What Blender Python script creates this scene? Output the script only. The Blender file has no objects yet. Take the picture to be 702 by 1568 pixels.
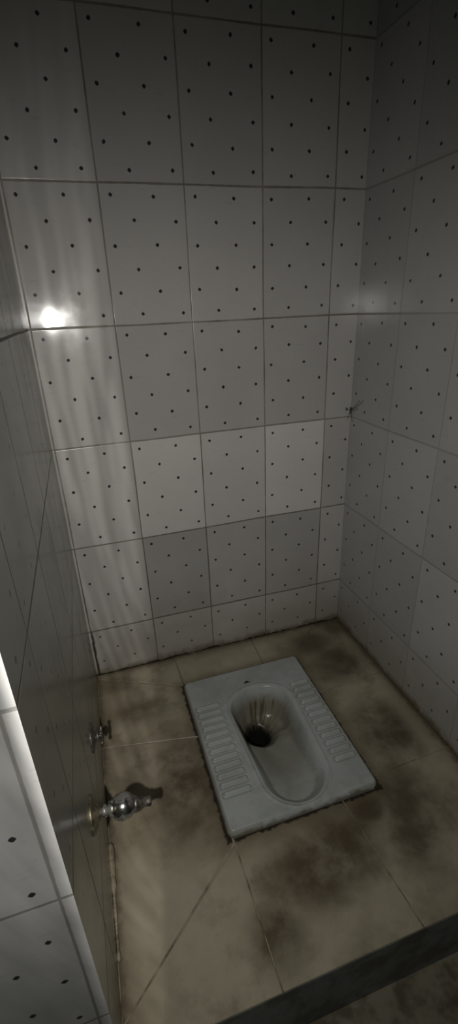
import bpy, bmesh, math, numpy as np
from mathutils import Vector, Matrix
scene=bpy.context.scene
try:
    scene.view_settings.view_transform='Standard'; scene.view_settings.look='None'
except Exception: pass

W=0.8974; D=-0.915; CEIL=2.45; STEP=-0.17

# ------------------------------------------------------------ node helpers
class NT:
    def __init__(s,name):
        s.mat=bpy.data.materials.new(name); s.mat.use_nodes=True
        s.nt=s.mat.node_tree; s.nt.nodes.clear()
        s.out=s.nt.nodes.new('ShaderNodeOutputMaterial')
        s.b=s.nt.nodes.new('ShaderNodeBsdfPrincipled')
        s.nt.links.new(s.b.outputs[0],s.out.inputs[0])
        g=s.nt.nodes.new('ShaderNodeNewGeometry'); s.pos=g.outputs['Position']; s.g=g
        sp=s.nt.nodes.new('ShaderNodeSeparateXYZ'); s.nt.links.new(s.pos,sp.inputs[0])
        s.x,s.y,s.z=sp.outputs
    def lk(s,a,inp):
        if isinstance(a,bpy.types.NodeSocket): s.nt.links.new(a,inp)
        else: inp.default_value=a
    def m(s,op,a,b=0.0,c=0.0,clamp=False):
        n=s.nt.nodes.new('ShaderNodeMath'); n.operation=op; n.use_clamp=clamp
        s.lk(a,n.inputs[0]); s.lk(b,n.inputs[1]); s.lk(c,n.inputs[2]); return n.outputs[0]
    def vec(s,a,b,c):
        n=s.nt.nodes.new('ShaderNodeCombineXYZ'); s.lk(a,n.inputs[0]); s.lk(b,n.inputs[1]); s.lk(c,n.inputs[2]); return n.outputs[0]
    def noise(s,v,scale,detail=3,rough=.5,dist=0):
        n=s.nt.nodes.new('ShaderNodeTexNoise'); s.lk(v,n.inputs['Vector'])
        n.inputs['Scale'].default_value=scale; n.inputs['Detail'].default_value=detail
        n.inputs['Roughness'].default_value=rough; n.inputs['Distortion'].default_value=dist
        return n.outputs['Fac']
    def step(s,a,e0,e1,v0=0.,v1=1.):
        n=s.nt.nodes.new('ShaderNodeMapRange'); n.interpolation_type='SMOOTHSTEP'
        s.lk(a,n.inputs[0]); n.inputs[1].default_value=e0; n.inputs[2].default_value=e1
        n.inputs[3].default_value=v0; n.inputs[4].default_value=v1; return n.outputs[0]
    def mix(s,f,a,b,mode='MIX'):
        n=s.nt.nodes.new('ShaderNodeMix'); n.data_type='RGBA'; n.blend_type=mode
        s.lk(f,n.inputs[0])
        for v,i in ((a,6),(b,7)):
            if isinstance(v,(tuple,list)): v=(*v[:3],1)
            s.lk(v,n.inputs[i])
        return n.outputs[2]
    def set(s,name,v):
        if isinstance(v,(tuple,list)): v=(*v[:3],1)
        s.lk(v,s.b.inputs[name])
    def bump(s,h,strength=.3,dist=.002):
        n=s.nt.nodes.new('ShaderNodeBump'); n.inputs['Strength'].default_value=strength
        n.inputs['Distance'].default_value=dist; s.lk(h,n.inputs['Height'])
        s.nt.links.new(n.outputs[0],s.b.inputs['Normal'])
    def rect(s,a,a0,a1,b,b0,b1):
        f=s.m('MULTIPLY',s.m('GREATER_THAN',a,a0),s.m('LESS_THAN',a,a1))
        g=s.m('MULTIPLY',s.m('GREATER_THAN',b,b0),s.m('LESS_THAN',b,b1))
        return s.m('MULTIPLY',f,g)
    def blob(s,cx,cy,rx,ry,z=None):
        dx=s.m('DIVIDE',s.m('SUBTRACT',s.x,cx),rx); dy=s.m('DIVIDE',s.m('SUBTRACT',s.y,cy),ry)
        r=s.m('SQRT',s.m('ADD',s.m('MULTIPLY',dx,dx),s.m('MULTIPLY',dy,dy)))
        return s.step(r,1.15,.25)

def wall_mat(name,axis,off,sign=1,kind='',base=(.50,.49,.475)):
    t=NT(name)
    a=t.x if axis=='x' else t.y
    a=t.m('MULTIPLY',t.m('SUBTRACT',a,off),float(sign))
    zz=t.m('SUBTRACT',t.z,.178)
    nz=t.noise(t.pos,2.3,1)
    nz2=t.noise(t.pos,60,2)
    aj=t.m('ADD',a,t.m('MULTIPLY',t.m('SUBTRACT',nz,.5),.007))
    zj=t.m('ADD',zz,t.m('MULTIPLY',t.m('SUBTRACT',nz,.5),.009))
    u=t.m('DIVIDE',aj,.2); v=t.m('DIVIDE',zj,.3)
    def fr(q): return t.m('ABSOLUTE',t.m('SUBTRACT',q,t.m('ROUND',q)))
    du=t.m('MULTIPLY',fr(u),.2); dv=t.m('MULTIPLY',fr(v),.3)
    if kind=='right': du=t.m('MULTIPLY',du,1.7)
    dm=t.m('MINIMUM',du,t.m('MULTIPLY',dv,.8))
    wid=t.m('MULTIPLY',t.m('SUBTRACT',t.noise(t.pos,5,2),.5),.0022)
    gw=t.m('ADD',t.m('ADD',dm,wid),t.m('MULTIPLY',t.m('SUBTRACT',nz2,.5),.0014))
    grout=t.step(gw,.0025,.0011)
    dj=t.noise(t.pos,9,1); dk=t.noise(t.vec(t.y,t.z,t.x),8,1)
    p=t.m('DIVIDE',t.m('SUBTRACT',t.m('ADD',aj,t.m('MULTIPLY',t.m('SUBTRACT',dj,.5),.016)),.025),.05)
    q=t.m('DIVIDE',t.m('SUBTRACT',t.m('ADD',zj,t.m('MULTIPLY',t.m('SUBTRACT',dk,.5),.016)),.025),.05)
    s_=t.m('MULTIPLY',t.m('SUBTRACT',t.m('ADD',p,q),1),.5)
    t_=t.m('MULTIPLY',t.m('SUBTRACT',t.m('SUBTRACT',p,q),1),.5)
    fs,ft=fr(s_),fr(t_)
    rd=t.m('SQRT',t.m('ADD',t.m('MULTIPLY',fs,fs),t.m('MULTIPLY',ft,ft)))
    md=t.m('ADD',t.m('MULTIPLY',t.m('MAXIMUM',fs,ft),.5),t.m('MULTIPLY',rd,.5))
    dot=t.step(md,.062,.046)
    fu=t.m('FLOOR',u); fv=t.m('FLOOR',v)
    wn=t.nt.nodes.new('ShaderNodeTexWhiteNoise'); wn.noise_dimensions='3D'
    t.lk(t.vec(fu,fv,3.3),wn.inputs['Vector'])
    tint=t.m('ADD',.93,t.m('MULTIPLY',wn.outputs['Value'],.14))
    if kind=='back':
        bright=t.rect(u,1,4,v,1,2); dk1=t.rect(u,1,4,v,0,1)
        tint=t.m('MULTIPLY',tint,t.m('ADD',1,t.m('MULTIPLY',bright,.30)))
        tint=t.m('MULTIPLY',tint,t.m('SUBTRACT',1,t.m('MULTIPLY',dk1,.10)))
    fl=t.noise(t.vec(t.m('MULTIPLY',aj,1),t.m('MULTIPLY',zj,5),0.0),26,3,.6)
    fleck=t.step(fl,.6,.72)
    gr=t.noise(t.pos,3.5,5,.6)
    tint=t.m('MULTIPLY',tint,t.m('ADD',.86,t.m('MULTIPLY',gr,.28)))
    tint=t.m('MULTIPLY',tint,t.m('SUBTRACT',1,t.m('MULTIPLY',fleck,.10)))
    col=t.mix(1.0,base,t.vec(tint,tint,tint),'MULTIPLY')
    gcol=t.mix(t.step(t.noise(t.pos,7,3),.4,.62),(.12,.105,.075),(.22,.20,.165))
    gcol=t.mix(t.step(t.z,.9,.2),gcol,(.065,.054,.04))
    if kind=='left': gcol=t.mix(.5,gcol,(.3,.3,.28))
    if kind=='jamb': gcol=t.mix(.5,gcol,(.3,.3,.28))
    col=t.mix(t.m('MULTIPLY',grout,.85 if kind!='right' else .40),col,gcol)
    col=t.mix(t.m('MULTIPLY',dot,.95 if kind!='left' else .75),col,(.012,.012,.016))
    film=t.m('MULTIPLY',t.step(t.m('ADD',t.z,t.m('MULTIPLY',t.m('SUBTRACT',gr,.5),.3)),.34,.0),.45)
    col=t.mix(film,col,(.20,.170,.110))
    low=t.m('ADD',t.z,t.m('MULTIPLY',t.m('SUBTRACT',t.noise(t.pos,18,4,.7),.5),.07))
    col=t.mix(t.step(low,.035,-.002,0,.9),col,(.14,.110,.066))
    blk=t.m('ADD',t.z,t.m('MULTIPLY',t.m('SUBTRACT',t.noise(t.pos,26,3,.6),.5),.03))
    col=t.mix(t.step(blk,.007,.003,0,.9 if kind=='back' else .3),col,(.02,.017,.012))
    if kind=='back':
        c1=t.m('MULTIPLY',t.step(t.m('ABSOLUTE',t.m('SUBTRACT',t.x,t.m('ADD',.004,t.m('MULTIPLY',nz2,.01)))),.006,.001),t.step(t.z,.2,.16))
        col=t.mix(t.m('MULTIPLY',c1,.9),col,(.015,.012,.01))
    t.set('Base Color',col)
    r0={'back':.08,'right':.20,'left':.20,'jamb':.2}[kind]
    rg=t.m('ADD',r0,t.m('MULTIPLY',t.step(t.noise(t.pos,6,4,.6),.35,.8),.12))
    t.set('Roughness',t.m('ADD',rg,t.m('MULTIPLY',grout,.5)))
    t.set('Specular IOR Level',.5)
    wav=t.noise(t.vec(t.x,t.y,t.m('MULTIPLY',t.z,.35)),9,2)
    h=t.m('SUBTRACT',t.m('MULTIPLY',wav,.8),t.m('MULTIPLY',grout,.6))
    t.bump(h,.35,.002)
    return t.mat

def floor_mat():
    t=NT('dirty_floor_tile')
    n1=t.noise(t.pos,4,5,.6,.4); n2=t.noise(t.pos,14,5,.65); n3=t.noise(t.pos,55,3,.6)
    col=t.mix(t.step(n1,.35,.68),(.43,.385,.285),(.29,.252,.175))
    col=t.mix(t.step(n2,.45,.72,0,.6),col,(.17,.138,.085))
    st=None
    for cx,cy,rx,ry,k in [(.20,-.50,.12,.16,1.0),(.21,-.38,.08,.12,.9),(.43,-.75,.17,.10,1.0),(.50,-.73,.15,.10,1.0),(.78,-.50,.13,.12,.95),(.79,-.22,.12,.11,.9),(.70,-.70,.11,.14,.9),(.30,-.84,.07,.09,1.0),(.65,-.78,.08,.10,.9),(.12,-.20,.12,.06,.6),(.74,-.10,.10,.08,.8),(.60,-.68,.08,.05,1.0),(.09,-.40,.1,.12,.5),(.86,-.04,.06,.06,.8),(.05,-.06,.07,.05,.6)]:
        b=t.m('MULTIPLY',t.blob(cx,cy,rx,ry),k)
        st=b if st is None else t.m('MAXIMUM',st,b)
    st=t.m('MULTIPLY',st,t.step(t.m('ADD',t.m('MULTIPLY',n1,.5),t.m('MULTIPLY',n2,.5)),.33,.57,.45,1.0))
    col=t.mix(t.m('MULTIPLY',st,.92),col,(.078,.057,.033))
    lt=t.m('MAXIMUM',t.blob(.40,-.07,.26,.07),t.blob(.10,-.75,.16,.18))
    lt=t.m('MAXIMUM',lt,t.m('MULTIPLY',t.blob(.87,-.55,.05,.45),.8))
    lt=t.m('MAXIMUM',lt,t.m('MULTIPLY',t.blob(.50,-.87,.2,.05),.7))
    col=t.mix(t.m('MULTIPLY',lt,.50),col,(.47,.425,.32))
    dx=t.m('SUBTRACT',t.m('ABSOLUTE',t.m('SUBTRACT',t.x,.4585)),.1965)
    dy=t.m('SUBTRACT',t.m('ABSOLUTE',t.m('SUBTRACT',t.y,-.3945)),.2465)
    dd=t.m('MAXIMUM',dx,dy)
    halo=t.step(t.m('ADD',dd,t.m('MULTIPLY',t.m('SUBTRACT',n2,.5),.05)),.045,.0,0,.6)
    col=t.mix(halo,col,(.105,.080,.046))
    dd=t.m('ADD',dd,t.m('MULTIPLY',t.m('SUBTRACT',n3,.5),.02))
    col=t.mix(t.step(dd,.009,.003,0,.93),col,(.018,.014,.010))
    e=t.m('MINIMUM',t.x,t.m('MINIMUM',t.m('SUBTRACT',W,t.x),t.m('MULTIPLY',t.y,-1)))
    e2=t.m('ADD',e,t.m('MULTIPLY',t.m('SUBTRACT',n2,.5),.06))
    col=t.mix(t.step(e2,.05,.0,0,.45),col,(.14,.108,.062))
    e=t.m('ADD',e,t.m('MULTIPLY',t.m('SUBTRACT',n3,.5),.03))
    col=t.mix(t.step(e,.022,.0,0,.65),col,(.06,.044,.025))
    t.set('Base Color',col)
    t.set('Roughness',t.step(n2,.3,.75,.32,.6))
    t.set('Specular IOR Level',.35)
    t.bump(t.m('ADD',n3,n2),.15,.002)
    return t.mat

def grout_mat(name,c1,c2,rough=.85):
    t=NT(name); n=t.noise(t.pos,18,4,.6)
    t.set('Base Color',t.mix(t.step(n,.4,.65),c1,c2)); t.set('Roughness',rough); t.set('Specular IOR Level',.2)
    t.bump(n,.4,.003); return t.mat

def ceramic_mat():
    t=NT('pan_ceramic')
    n=t.noise(t.pos,8,4,.6); n2=t.noise(t.pos,35,4,.65)
    col=t.mix(t.step(n,.35,.7),(.42,.445,.435),(.335,.355,.34))
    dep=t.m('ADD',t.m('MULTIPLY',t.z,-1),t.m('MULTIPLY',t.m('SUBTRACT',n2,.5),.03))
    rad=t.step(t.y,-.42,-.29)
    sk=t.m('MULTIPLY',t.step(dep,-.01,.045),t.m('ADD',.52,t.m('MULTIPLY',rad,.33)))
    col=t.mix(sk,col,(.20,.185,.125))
    ax=t.m('SUBTRACT',t.x,.452); ay=t.m('SUBTRACT',t.y,-.318)
    ang=t.m('ARCTAN2',ax,ay)
    sn=t.noise(t.vec(t.m('MULTIPLY',ang,2.2),t.m('MULTIPLY',t.z,2),0.),2.6,3,.6)
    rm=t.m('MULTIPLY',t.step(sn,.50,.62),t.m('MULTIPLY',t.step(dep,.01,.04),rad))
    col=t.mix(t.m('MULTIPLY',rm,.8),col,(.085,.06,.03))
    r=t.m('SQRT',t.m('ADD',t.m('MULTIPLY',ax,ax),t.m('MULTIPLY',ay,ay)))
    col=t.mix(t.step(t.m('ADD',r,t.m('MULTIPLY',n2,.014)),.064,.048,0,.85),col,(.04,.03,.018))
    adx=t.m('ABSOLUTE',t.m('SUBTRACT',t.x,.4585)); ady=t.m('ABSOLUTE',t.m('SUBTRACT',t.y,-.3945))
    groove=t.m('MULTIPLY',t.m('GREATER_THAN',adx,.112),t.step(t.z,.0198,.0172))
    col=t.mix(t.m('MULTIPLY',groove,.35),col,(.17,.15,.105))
    gm=t.step(n2,.50,.72,0,.30)
    col=t.mix(gm,col,(.24,.215,.155))
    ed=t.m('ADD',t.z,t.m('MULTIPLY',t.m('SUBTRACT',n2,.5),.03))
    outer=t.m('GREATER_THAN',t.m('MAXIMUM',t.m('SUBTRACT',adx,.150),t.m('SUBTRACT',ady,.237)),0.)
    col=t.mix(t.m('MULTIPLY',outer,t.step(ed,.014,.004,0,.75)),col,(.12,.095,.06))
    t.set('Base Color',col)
    t.set('Roughness',t.step(n2,.3,.8,.2,.4)); t.set('Specular IOR Level',.45)
    return t.mat

def chrome_mat(name,c,rough=.22,dirt=(.09,.075,.05),k=.7):
    t=NT(name); n=t.noise(t.pos,70,4,.65)
    f=t.step(n,.45,.7,0,k)
    t.set('Base Color',t.mix(f,c,dirt)); t.set('Metallic',t.m('SUBTRACT',1,t.m('MULTIPLY',f,.9)))
    t.set('Roughness',t.m('ADD',rough,t.m('MULTIPLY',f,.5))); return t.mat

M_back=wall_mat('tile_back','x',.0065,1,'back',(.46,.445,.425))
M_right=wall_mat('tile_right','y',0.0,-1,'right',(.43,.425,.42))
M_left=wall_mat('tile_left','y',0.0,-1,'left',(.38,.385,.345))
M_jamb=wall_mat('tile_jamb','x',-.015,1,'jamb',(.52,.515,.50))
M_floor=floor_mat()
M_grout=grout_mat('floor_grout',(.33,.295,.22),(.13,.105,.07))
M_step=grout_mat('step_face',(.15,.16,.15),(.09,.09,.08),.5)
M_outer=grout_mat('outer_floor_mat',(.26,.23,.17),(.13,.11,.075),.6)
M_ceil=grout_mat('ceiling_plaster',(.4,.4,.38),(.34,.34,.32),.9)
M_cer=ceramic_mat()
M_chrome=chrome_mat('aged_chrome',(.46,.46,.44),.22)
M_brass=chrome_mat('tarnished_brass',(.28,.245,.17),.4,(.08,.065,.04),.95)
M_dull=chrome_mat('dull_metal',(.20,.19,.17),.45,(.07,.06,.045),.95)
M_dark=NT('drain_dark'); M_dark.set('Base Color',(.006,.006,.005)); M_dark.set('Roughness',.7); M_dark=M_dark.mat
M_web=NT('web_thread'); M_web.set('Base Color',(.05,.045,.04)); M_web.set('Roughness',.9); M_web=M_web.mat
M_caulk=grout_mat('caulk_mat',(.40,.35,.25),(.22,.18,.12),.7)

# ------------------------------------------------------------ mesh helpers
def obj(name,verts,faces,mats,mi=None,smooth=False,parent=None):
    me=bpy.data.meshes.new(name); me.from_pydata([tuple(v) for v in verts],[],faces)
    for m in mats: me.materials.append(m)
    if mi is not None:
        for p,i in zip(me.polygons,mi): p.material_index=i
    if smooth:
        for p in me.polygons: p.use_smooth=True
    me.update()
    o=bpy.data.objects.new(name,me); scene.collection.objects.link(o)
    if parent: o.parent=parent
    return o
def boxdata(x0,x1,y0,y1,z0,z1):
    v=[(x0,y0,z0),(x1,y0,z0),(x1,y1,z0),(x0,y1,z0),(x0,y0,z1),(x1,y0,z1),(x1,y1,z1),(x0,y1,z1)]
    f=[(0,3,2,1),(4,5,6,7),(0,1,5,4),(1,2,6,5),(2,3,7,6),(3,0,4,7)]
    return v,f
def box(name,x0,x1,y0,y1,z0,z1,mats,mi=None):
    v,f=boxdata(x0,x1,y0,y1,z0,z1); return obj(name,v,f,mats,mi)

# ------------------------------------------------------------ room shell
box('wall_back',-.0,W,0,.12,-.3,CEIL,[M_back])
box('wall_right',W,W+.12,-2.6,.12,-.3,CEIL,[M_right])
box('wall_left',-1.3,0,D,.12,-.3,CEIL,[M_left,M_jamb],[0,0,1,0,0,0])
box('floor_outer',-1.3,W,-2.6,D,STEP-.08,STEP,[M_outer])
box('ceiling',-1.3,W+.12,-2.6,.12,CEIL,CEIL+.1,[M_ceil])

PX0,PX1,PY0,PY1=.262,.655,-.641,-.148
hx0,hx1,hy0,hy1=PX0+.012,PX1-.012,PY0+.012,PY1-.012
V=[];F=[];MI=[]
def addbox(a,mi):
    v,f=boxdata(*a); n=len(V); V.extend(v); F.extend([tuple(i+n for i in q) for q in f]); MI.extend([mi]*6)
zt=-.0015
addbox((0,hx0,D+.004,0,-.25,zt),1); addbox((hx1,W,D+.004,0,-.25,zt),1)
addbox((hx0,hx1,D+.004,hy0,-.25,zt),1); addbox((hx0,hx1,hy1,0,-.25,zt),1)
addbox((0,W,D,D+.004,STEP-.0,-.004),2)
def tile(pts,z=0.,gap=.0013):
    def inset(pts,d):
        n=len(pts); out=[]
        area=sum(pts[i][0]*pts[(i+1)%n][1]-pts[(i+1)%n][0]*pts[i][1] for i in range(n))
        sg=1 if area>0 else -1
        for i in range(n):
            p0,p1,p2=Vector(pts[i-1]),Vector(pts[i]),Vector(pts[(i+1)%n])
            e1=(p1-p0).normalized(); e2=(p2-p1).normalized()
            n1=Vector((-e1.y,e1.x))*sg; n2=Vector((-e2.y,e2.x))*sg
            b=(n1+n2); b.normalize(); k=max(.4,b.dot(n1))
            out.append(tuple(p1+b*(d/k)))
        return out
    n=len(pts); r0=inset(pts,gap); r1=inset(pts,gap+.0012)
    b=len(V)
    for q in r0: V.append((q[0],q[1],-.006))
    for q in r0: V.append((q[0],q[1],z-.0010))
    for q in r1: V.append((q[0],q[1],z))
    for i in range(n):
        j=(i+1)%n
        F.append((b+i,b+j,b+n+j,b+n+i)); F.append((b+n+i,b+n+j,b+2*n+j,b+2*n+i)); MI.extend([0,0])
    F.append(tuple(b+2*n+i for i in range(n))); MI.append(0)
d0=D
for pts,z in [
 ([(0,0),(0,-.02),(.266,-.142),(.262,0)],.0005),
 ([(0,-.02),(0,-.295),(.27,-.347),(.266,-.142)],0),
 ([(0,-.295),(0,-.87),(.27,-.648),(.27,-.347)],.0003),
 ([(0,-.87),(0,d0),(.277,d0),(.273,-.6505)],0),
 ([(.273,-.632),(.277,d0),(.573,d0),(.552,-.632)],.0003),
 ([(.552,-.632),(.573,d0),(W,d0),(W,-.60),(.64,-.61)],0),
 ([(.648,-.312),(.648,-.611),(W,-.60),(W,-.30)],.0005),
 ([(.80,0),(.648,-.15),(.648,-.312),(W,-.30),(W,0)],0),
 ([(.262,0),(.266,-.155),(.542,-.155),(.545,0)],.003),
 ([(.545,0),(.542,-.155),(.643,-.155),(.80,0)],.0025)]:
    tile(pts,z)
fl=obj('floor',V,F,[M_floor,M_grout,M_step],MI)
bm=bmesh.new(); bm.from_mesh(fl.data); bmesh.ops.recalc_face_normals(bm,faces=bm.faces); bm.to_mesh(fl.data); bm.free()

# ------------------------------------------------------------ squat toilet (height-field cast)
st=.0018
cx,cy=(PX0+PX1)/2,(PY0+PY1)/2; hwx,hwy=(PX1-PX0)/2,(PY1-PY0)/2
xs=np.linspace(-hwx,hwx,int(2*hwx/st)); ys=np.linspace(-hwy,hwy,int(2*hwy/st))
X,Y=np.meshgrid(xs,ys); wx=X+cx; wy=Y+cy
def sm(e0,e1,v):
    t=np.clip((v-e0)/(e1-e0),0,1); return t*t*(3-2*t)
rc=.016
qx=np.abs(X)-(hwx-rc); qy=np.abs(Y)-(hwy-rc)
sdo=np.sqrt(np.maximum(qx,0)**2+np.maximum(qy,0)**2)+np.minimum(np.maximum(qx,qy),0)-rc
TOP=.020
Z=TOP*np.sqrt(np.clip(1-np.clip((sdo+.010)/.010,0,1)**2,0,1))
bx=.466; yb=-.238; yf=-.628
def basin_sd(wx,wy):
    tt=np.clip((wy-yf)/(yb-yf),0,1)
    R=.084+.014*sm(0,1,tt)
    y0=yf+.084; y1=yb-.075
    dyc=np.where(wy<y0,wy-y0,np.where(wy>y1,(wy-y1)*R/.075,0))
    return np.sqrt((wx-bx)**2+dyc**2)-R
sb=basin_sd(wx,wy)
Z-= .003*sm(.02,.004,sb)*(sb>0)
Z+= .004*np.exp(-((sb-.007)/.005)**2)*(sdo<-.006)
yy=np.clip((wy-yf)/(yb-yf),0,1)
depth=.045+.055*sm(.15,.75,yy)+.02*sm(.6,.85,yy)
hx,hy_=.452,-.318
inner=sm(0,-.034,sb)*.78+sm(-.02,-.09,sb)*.22
Zb=TOP-.003+.0015-depth*inner
ang=np.arctan2(wx-hx,wy-hy_)
fl_=.003*np.cos(ang*9)*sm(-.004,-.016,sb)*sm(-.065,-.02,sb)*sm(-.38,-.31,wy)
Z=np.where(sb<0,Zb+fl_,Z)
rh=np.sqrt((wx-hx)**2+(wy-hy_)**2)
Z=np.where(sb<0,Z-.016*sm(.07,.04,rh),Z)
Z=np.where(rh<.040,Z-.11*sm(.040,.033,rh),Z)
def tread(xa,xb,ya,yb_,n):
    global Z
    pitch=(yb_-ya)/n
    m=(wy>ya)*(wy<yb_)
    fr=(wy-ya)/pitch; fr=fr-np.floor(fr)
    d=np.abs(fr-.5)*pitch
    hw=pitch*.27
    over=np.maximum(np.maximum(xa+hw-wx,wx-(xb-hw)),0)
    rr=np.sqrt(d*d+over*over)
    inr=((wx>xa-.004)&(wx<xb+.004)&m)
    Z+= np.where(inr,.0065*sm(hw,hw*.4,rr)-.0026*np.exp(-((rr-hw*1.25)/.0024)**2),0)
tread(.277,.350,-.560,-.258,12)
tread(.582,.642,-.560,-.258,12)
nd=np.sqrt(((wx-.455)/.013)**2+((wy+.214)/.0045)**2)
Z-=.006*sm(1,.5,nd)
ny,nx=Z.shape
verts=np.stack([wx,wy,Z],-1).reshape(-1,3)
faces=[];mi=[]
sdf=sdo.reshape(-1); rhf=rh.reshape(-1); ndf=nd.reshape(-1)
for j in range(ny-1):
    for i in range(nx-1):
        a=j*nx+i; q=(a,a+1,a+nx+1,a+nx)
        if max(sdf[k] for k in q)>.0008: continue
        faces.append(q); mi.append(1 if (rhf[a]<.038 or ndf[a]<.7) else 0)
used=sorted({k for q in faces for k in q}); remap={k:n for n,k in enumerate(used)}
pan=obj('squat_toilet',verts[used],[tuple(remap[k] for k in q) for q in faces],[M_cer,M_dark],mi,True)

# ------------------------------------------------------------ taps
def lathe(name,prof,mat,parent,loc,axis=Vector((1,0,0)),n=40,smooth=True):
    axis=Vector(axis).normalized(); rot=Vector((0,0,1)).rotation_difference(axis).to_matrix()
    vs=[];fs=[]
    for d,r in prof:
        for k in range(n):
            a=2*math.pi*k/n; vs.append(Vector(loc)+rot@Vector((r*math.cos(a),r*math.sin(a),d)))
    for i in range(len(prof)-1):
        for k in range(n):
            k2=(k+1)%n; fs.append((i*n+k,i*n+k2,(i+1)*n+k2,(i+1)*n+k))
    fs.append(tuple(range(n-1,-1,-1))); fs.append(tuple((len(prof)-1)*n+k for k in range(n)))
    return obj(name,vs,fs,[mat],None,smooth,parent)
def ball(c,r,n=12): return [(c-r*math.cos(math.pi*i/n),max(.0005,r*math.sin(math.pi*i/n))) for i in range(n+1)]
t1=bpy.data.objects.new('wall_tap',None); scene.collection.objects.link(t1); t1.location=(0,-.686,.288)
bpy.context.view_layer.update()
def lathe_p(name,prof,mat,parent,loc,axis=Vector((1,0,0)),n=40):
    return lathe(name,prof,mat,parent,Vector(loc)-parent.location,axis,n)
TL=(0,-.686,.288)
lathe_p('flange',[(-.001,.033),(.003,.033),(.006,.030),(.009,.021),(.013,.014),(.015,.012)],M_brass,t1,TL)
lathe_p('stem',[(.012,.0085),(.020,.0085),(.021,.0105),(.027,.0105),(.028,.0075),(.040,.0075)],M_chrome,t1,TL)
TB=Vector((.056,-.683,.281)); ax=Vector((.047,.003,-.012))
lathe_p('knob_body',ball(0,.0235,18),M_chrome,t1,TB,ax)
lathe_p('spout',[(.017,.014),(.024,.0135),(.026,.0105),(.033,.0105),(.034,.0085),(.046,.0085),(.047,.0095),(.051,.009),(.051,.006),(.044,.006)],M_dull,t1,TB,ax,24)
lathe_p('collar',[(-.0265,.010),(-.0255,.0125),(-.020,.0135),(-.018,.0125)],M_chrome,t1,TB,ax,24)

t2=bpy.data.objects.new('stop_valve',None); scene.collection.objects.link(t2)
VL=(0,-.462,.230); t2.location=VL
lathe_p('flange',[(-.001,.033),(.002,.033),(.004,.029),(.006,.018),(.008,.013)],M_dull,t2,VL)
lathe_p('body',[(.006,.009),(.011,.009),(.012,.011),(.016,.011),(.017,.007),(.020,.007),(.021,.009),(.024,.008),(.026,.004)],M_dull,t2,VL,n=28)
hc=Vector(VL)+Vector((.022,0,0))
for i,a in enumerate((.5,.5+math.pi/2,.5+math.pi,.5+1.5*math.pi)):
    dr=Vector((0,math.cos(a),math.sin(a)))
    lathe_p('handle_spoke_%d'%(i+1),[(.005,.0035),(.012,.0028),(.015,.004),(.018,.0042),(.020,.003)],M_dull,t2,hc,dr,16)

# ------------------------------------------------------------ cement bead along floor edge
def blobs(name,pts,mat):
    bm=bmesh.new()
    import random; rnd=random.Random(4)
    for (x,y,z,r,sx,sy,sz) in pts:
        m=Matrix.Translation((x,y,z))@Matrix.Diagonal((sx,sy,sz,1))
        res=bmesh.ops.create_icosphere(bm,subdivisions=3,radius=r,matrix=m)
        for v in res['verts']:
            v.co+=Vector([(rnd.random()-.5)*r*.16 for _ in range(3)])
    me=bpy.data.meshes.new(name); bm.to_mesh(me); bm.free()
    for p in me.polygons: p.use_smooth=True
    me.materials.append(mat); o=bpy.data.objects.new(name,me); scene.collection.objects.link(o); return o
import random
rnd=random.Random(2)
pts=[]
for k in range(26):
    y=-.585-.0075*k; s=rnd.uniform(.7,1.5) if k<10 else rnd.uniform(.4,.7)
    pts.append((.003,y,.002+.004*s,.008*s,.7,1.7,1.2))
blobs('cement_bead',pts,M_caulk)

# cobweb in the right-hand back corner
cu=bpy.data.curves.new('cobweb','CURVE'); cu.dimensions='3D'; cu.bevel_depth=.0007
def strand(pts,r=1):
    s=cu.splines.new('POLY'); s.points.add(len(pts)-1)
    for p,q in zip(s.points,pts): p.co=(*q,1); p.radius=r
kn=Vector((.893,-.006,.80))
for e in [(.8965,-.045,.835),(.8965,-.066,.838),(.8965,-.040,.81),(.878,-.0006,.81),(.8965,-.015,.765),(.887,-.0006,.77)]:
    e=Vector(e); mid=(kn+e)/2+Vector((-.001,-.001,-.004)); strand([kn,mid,e])
strand([kn+Vector((0,0,.008)),kn,kn-Vector((0,0,.012))],4)
cu.materials.append(M_web); o=bpy.data.objects.new('cobweb',cu); scene.collection.objects.link(o)

# ------------------------------------------------------------ light
L=bpy.data.lights.new('torch','SPOT'); L.energy=20.5; L.color=(1,.975,.93); L.shadow_soft_size=.009
L.spot_size=math.radians(135); L.spot_blend=1.0; L.use_nodes=True
lo=bpy.data.objects.new('torch',L); scene.collection.objects.link(lo)
lo.location=(.014,-1.30,1.085)
lo.rotation_euler=(Vector((.36,0,.45))-lo.location).to_track_quat('-Z','Y').to_euler()
nt=L.node_tree; em=nt.nodes['Emission']
g=nt.nodes.new('ShaderNodeNewGeometry'); sp=nt.nodes.new('ShaderNodeSeparateXYZ'); nt.links.new(g.outputs['Incoming'],sp.inputs[0])
def M(op,a,b=0.0):
    n=nt.nodes.new('ShaderNodeMath'); n.operation=op
    for v,i in ((a,0),(b,1)):
        if isinstance(v,bpy.types.NodeSocket): nt.links.new(v,n.inputs[i])
        else: n.inputs[i].default_value=v
    return n.outputs[0]
def SM(a,e0,e1,v0=0.,v1=1.):
    n=nt.nodes.new('ShaderNodeMapRange'); n.interpolation_type='SMOOTHSTEP'; nt.links.new(a,n.inputs[0])
    n.inputs[1].default_value=e0; n.inputs[2].default_value=e1; n.inputs[3].default_value=v0; n.inputs[4].default_value=v1; return n.outputs[0]
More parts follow.
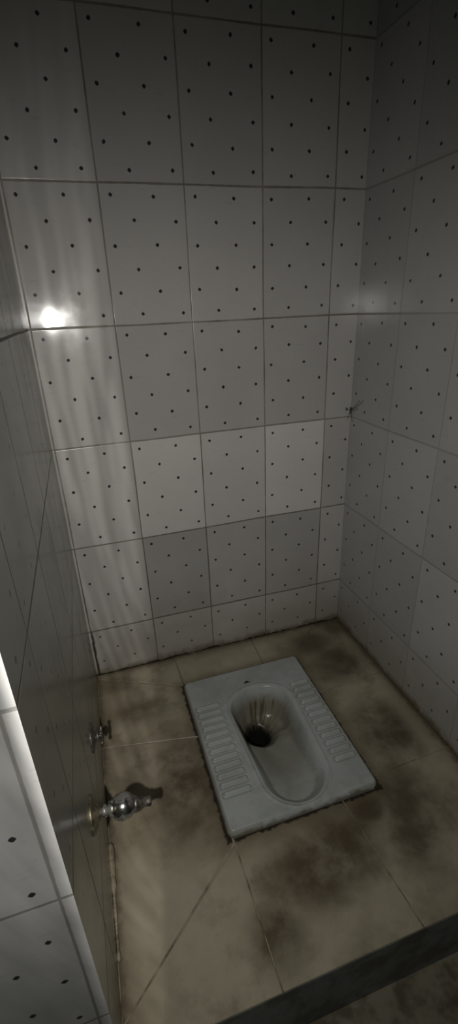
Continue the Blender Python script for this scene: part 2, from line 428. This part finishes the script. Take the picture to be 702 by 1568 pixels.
sx=M('DIVIDE',sp.outputs[0],sp.outputs[1]); sz=M('DIVIDE',sp.outputs[2],sp.outputs[1])
bend=M('ADD',sx,M('MULTIPLY',M('MULTIPLY',M('ADD',sz,.1),sz),-.10))
cb=nt.nodes.new('ShaderNodeCombineXYZ'); nt.links.new(M('MULTIPLY',bend,34.),cb.inputs[0]); nt.links.new(M('MULTIPLY',sz,2.0),cb.inputs[1])
nz=nt.nodes.new('ShaderNodeTexNoise'); nt.links.new(cb.outputs[0],nz.inputs['Vector']); nz.inputs['Scale'].default_value=1.5; nz.inputs['Distortion'].default_value=.6; nz.inputs['Detail'].default_value=1
streak=SM(nz.outputs['Fac'],.42,.64)
vert=SM(sz,.45,-.05,.25,1.)
msk=M('MULTIPLY',M('MULTIPLY',SM(sx,.155,.125),M('ADD',.22,M('MULTIPLY',streak,.8))),vert)
st_=M('ADD',1.0,M('MULTIPLY',msk,.72))
prof=M('MULTIPLY',SM(sz,-.02,.62,1.,.12),SM(sx,.3,1.1,1.,.85))
side=SM(sx,-.055,-.042,0.,1.)
edge=SM(sz,-1.6,-.7,.40,.17)
prof=M('MULTIPLY',prof,M('ADD',side,M('MULTIPLY',M('SUBTRACT',1.,side),edge)))
nt.links.new(M('MULTIPLY',st_,prof),em.inputs['Strength'])

w=bpy.data.worlds.new('world'); scene.world=w; w.use_nodes=True
w.node_tree.nodes['Background'].inputs[0].default_value=(.78,.90,.78,1); w.node_tree.nodes['Background'].inputs[1].default_value=.05

# ------------------------------------------------------------ camera
cam=bpy.data.cameras.new('camera'); co=bpy.data.objects.new('camera',cam); scene.collection.objects.link(co)
r=Vector((.9534,-.2992,-.0386)); u=Vector((.1552,.3769,.9130)); f=Vector((.2586,.8765,-.4058))
R=Matrix((r,u,-f)).transposed()
q=R.to_quaternion(); q.normalize()
co.matrix_world=Matrix.Translation((.1052,-1.2831,1.1114))@q.to_matrix().to_4x4()
cam.sensor_fit='VERTICAL'; cam.sensor_height=36; cam.lens=36*752.8/1664; cam.clip_start=.01
scene.camera=co
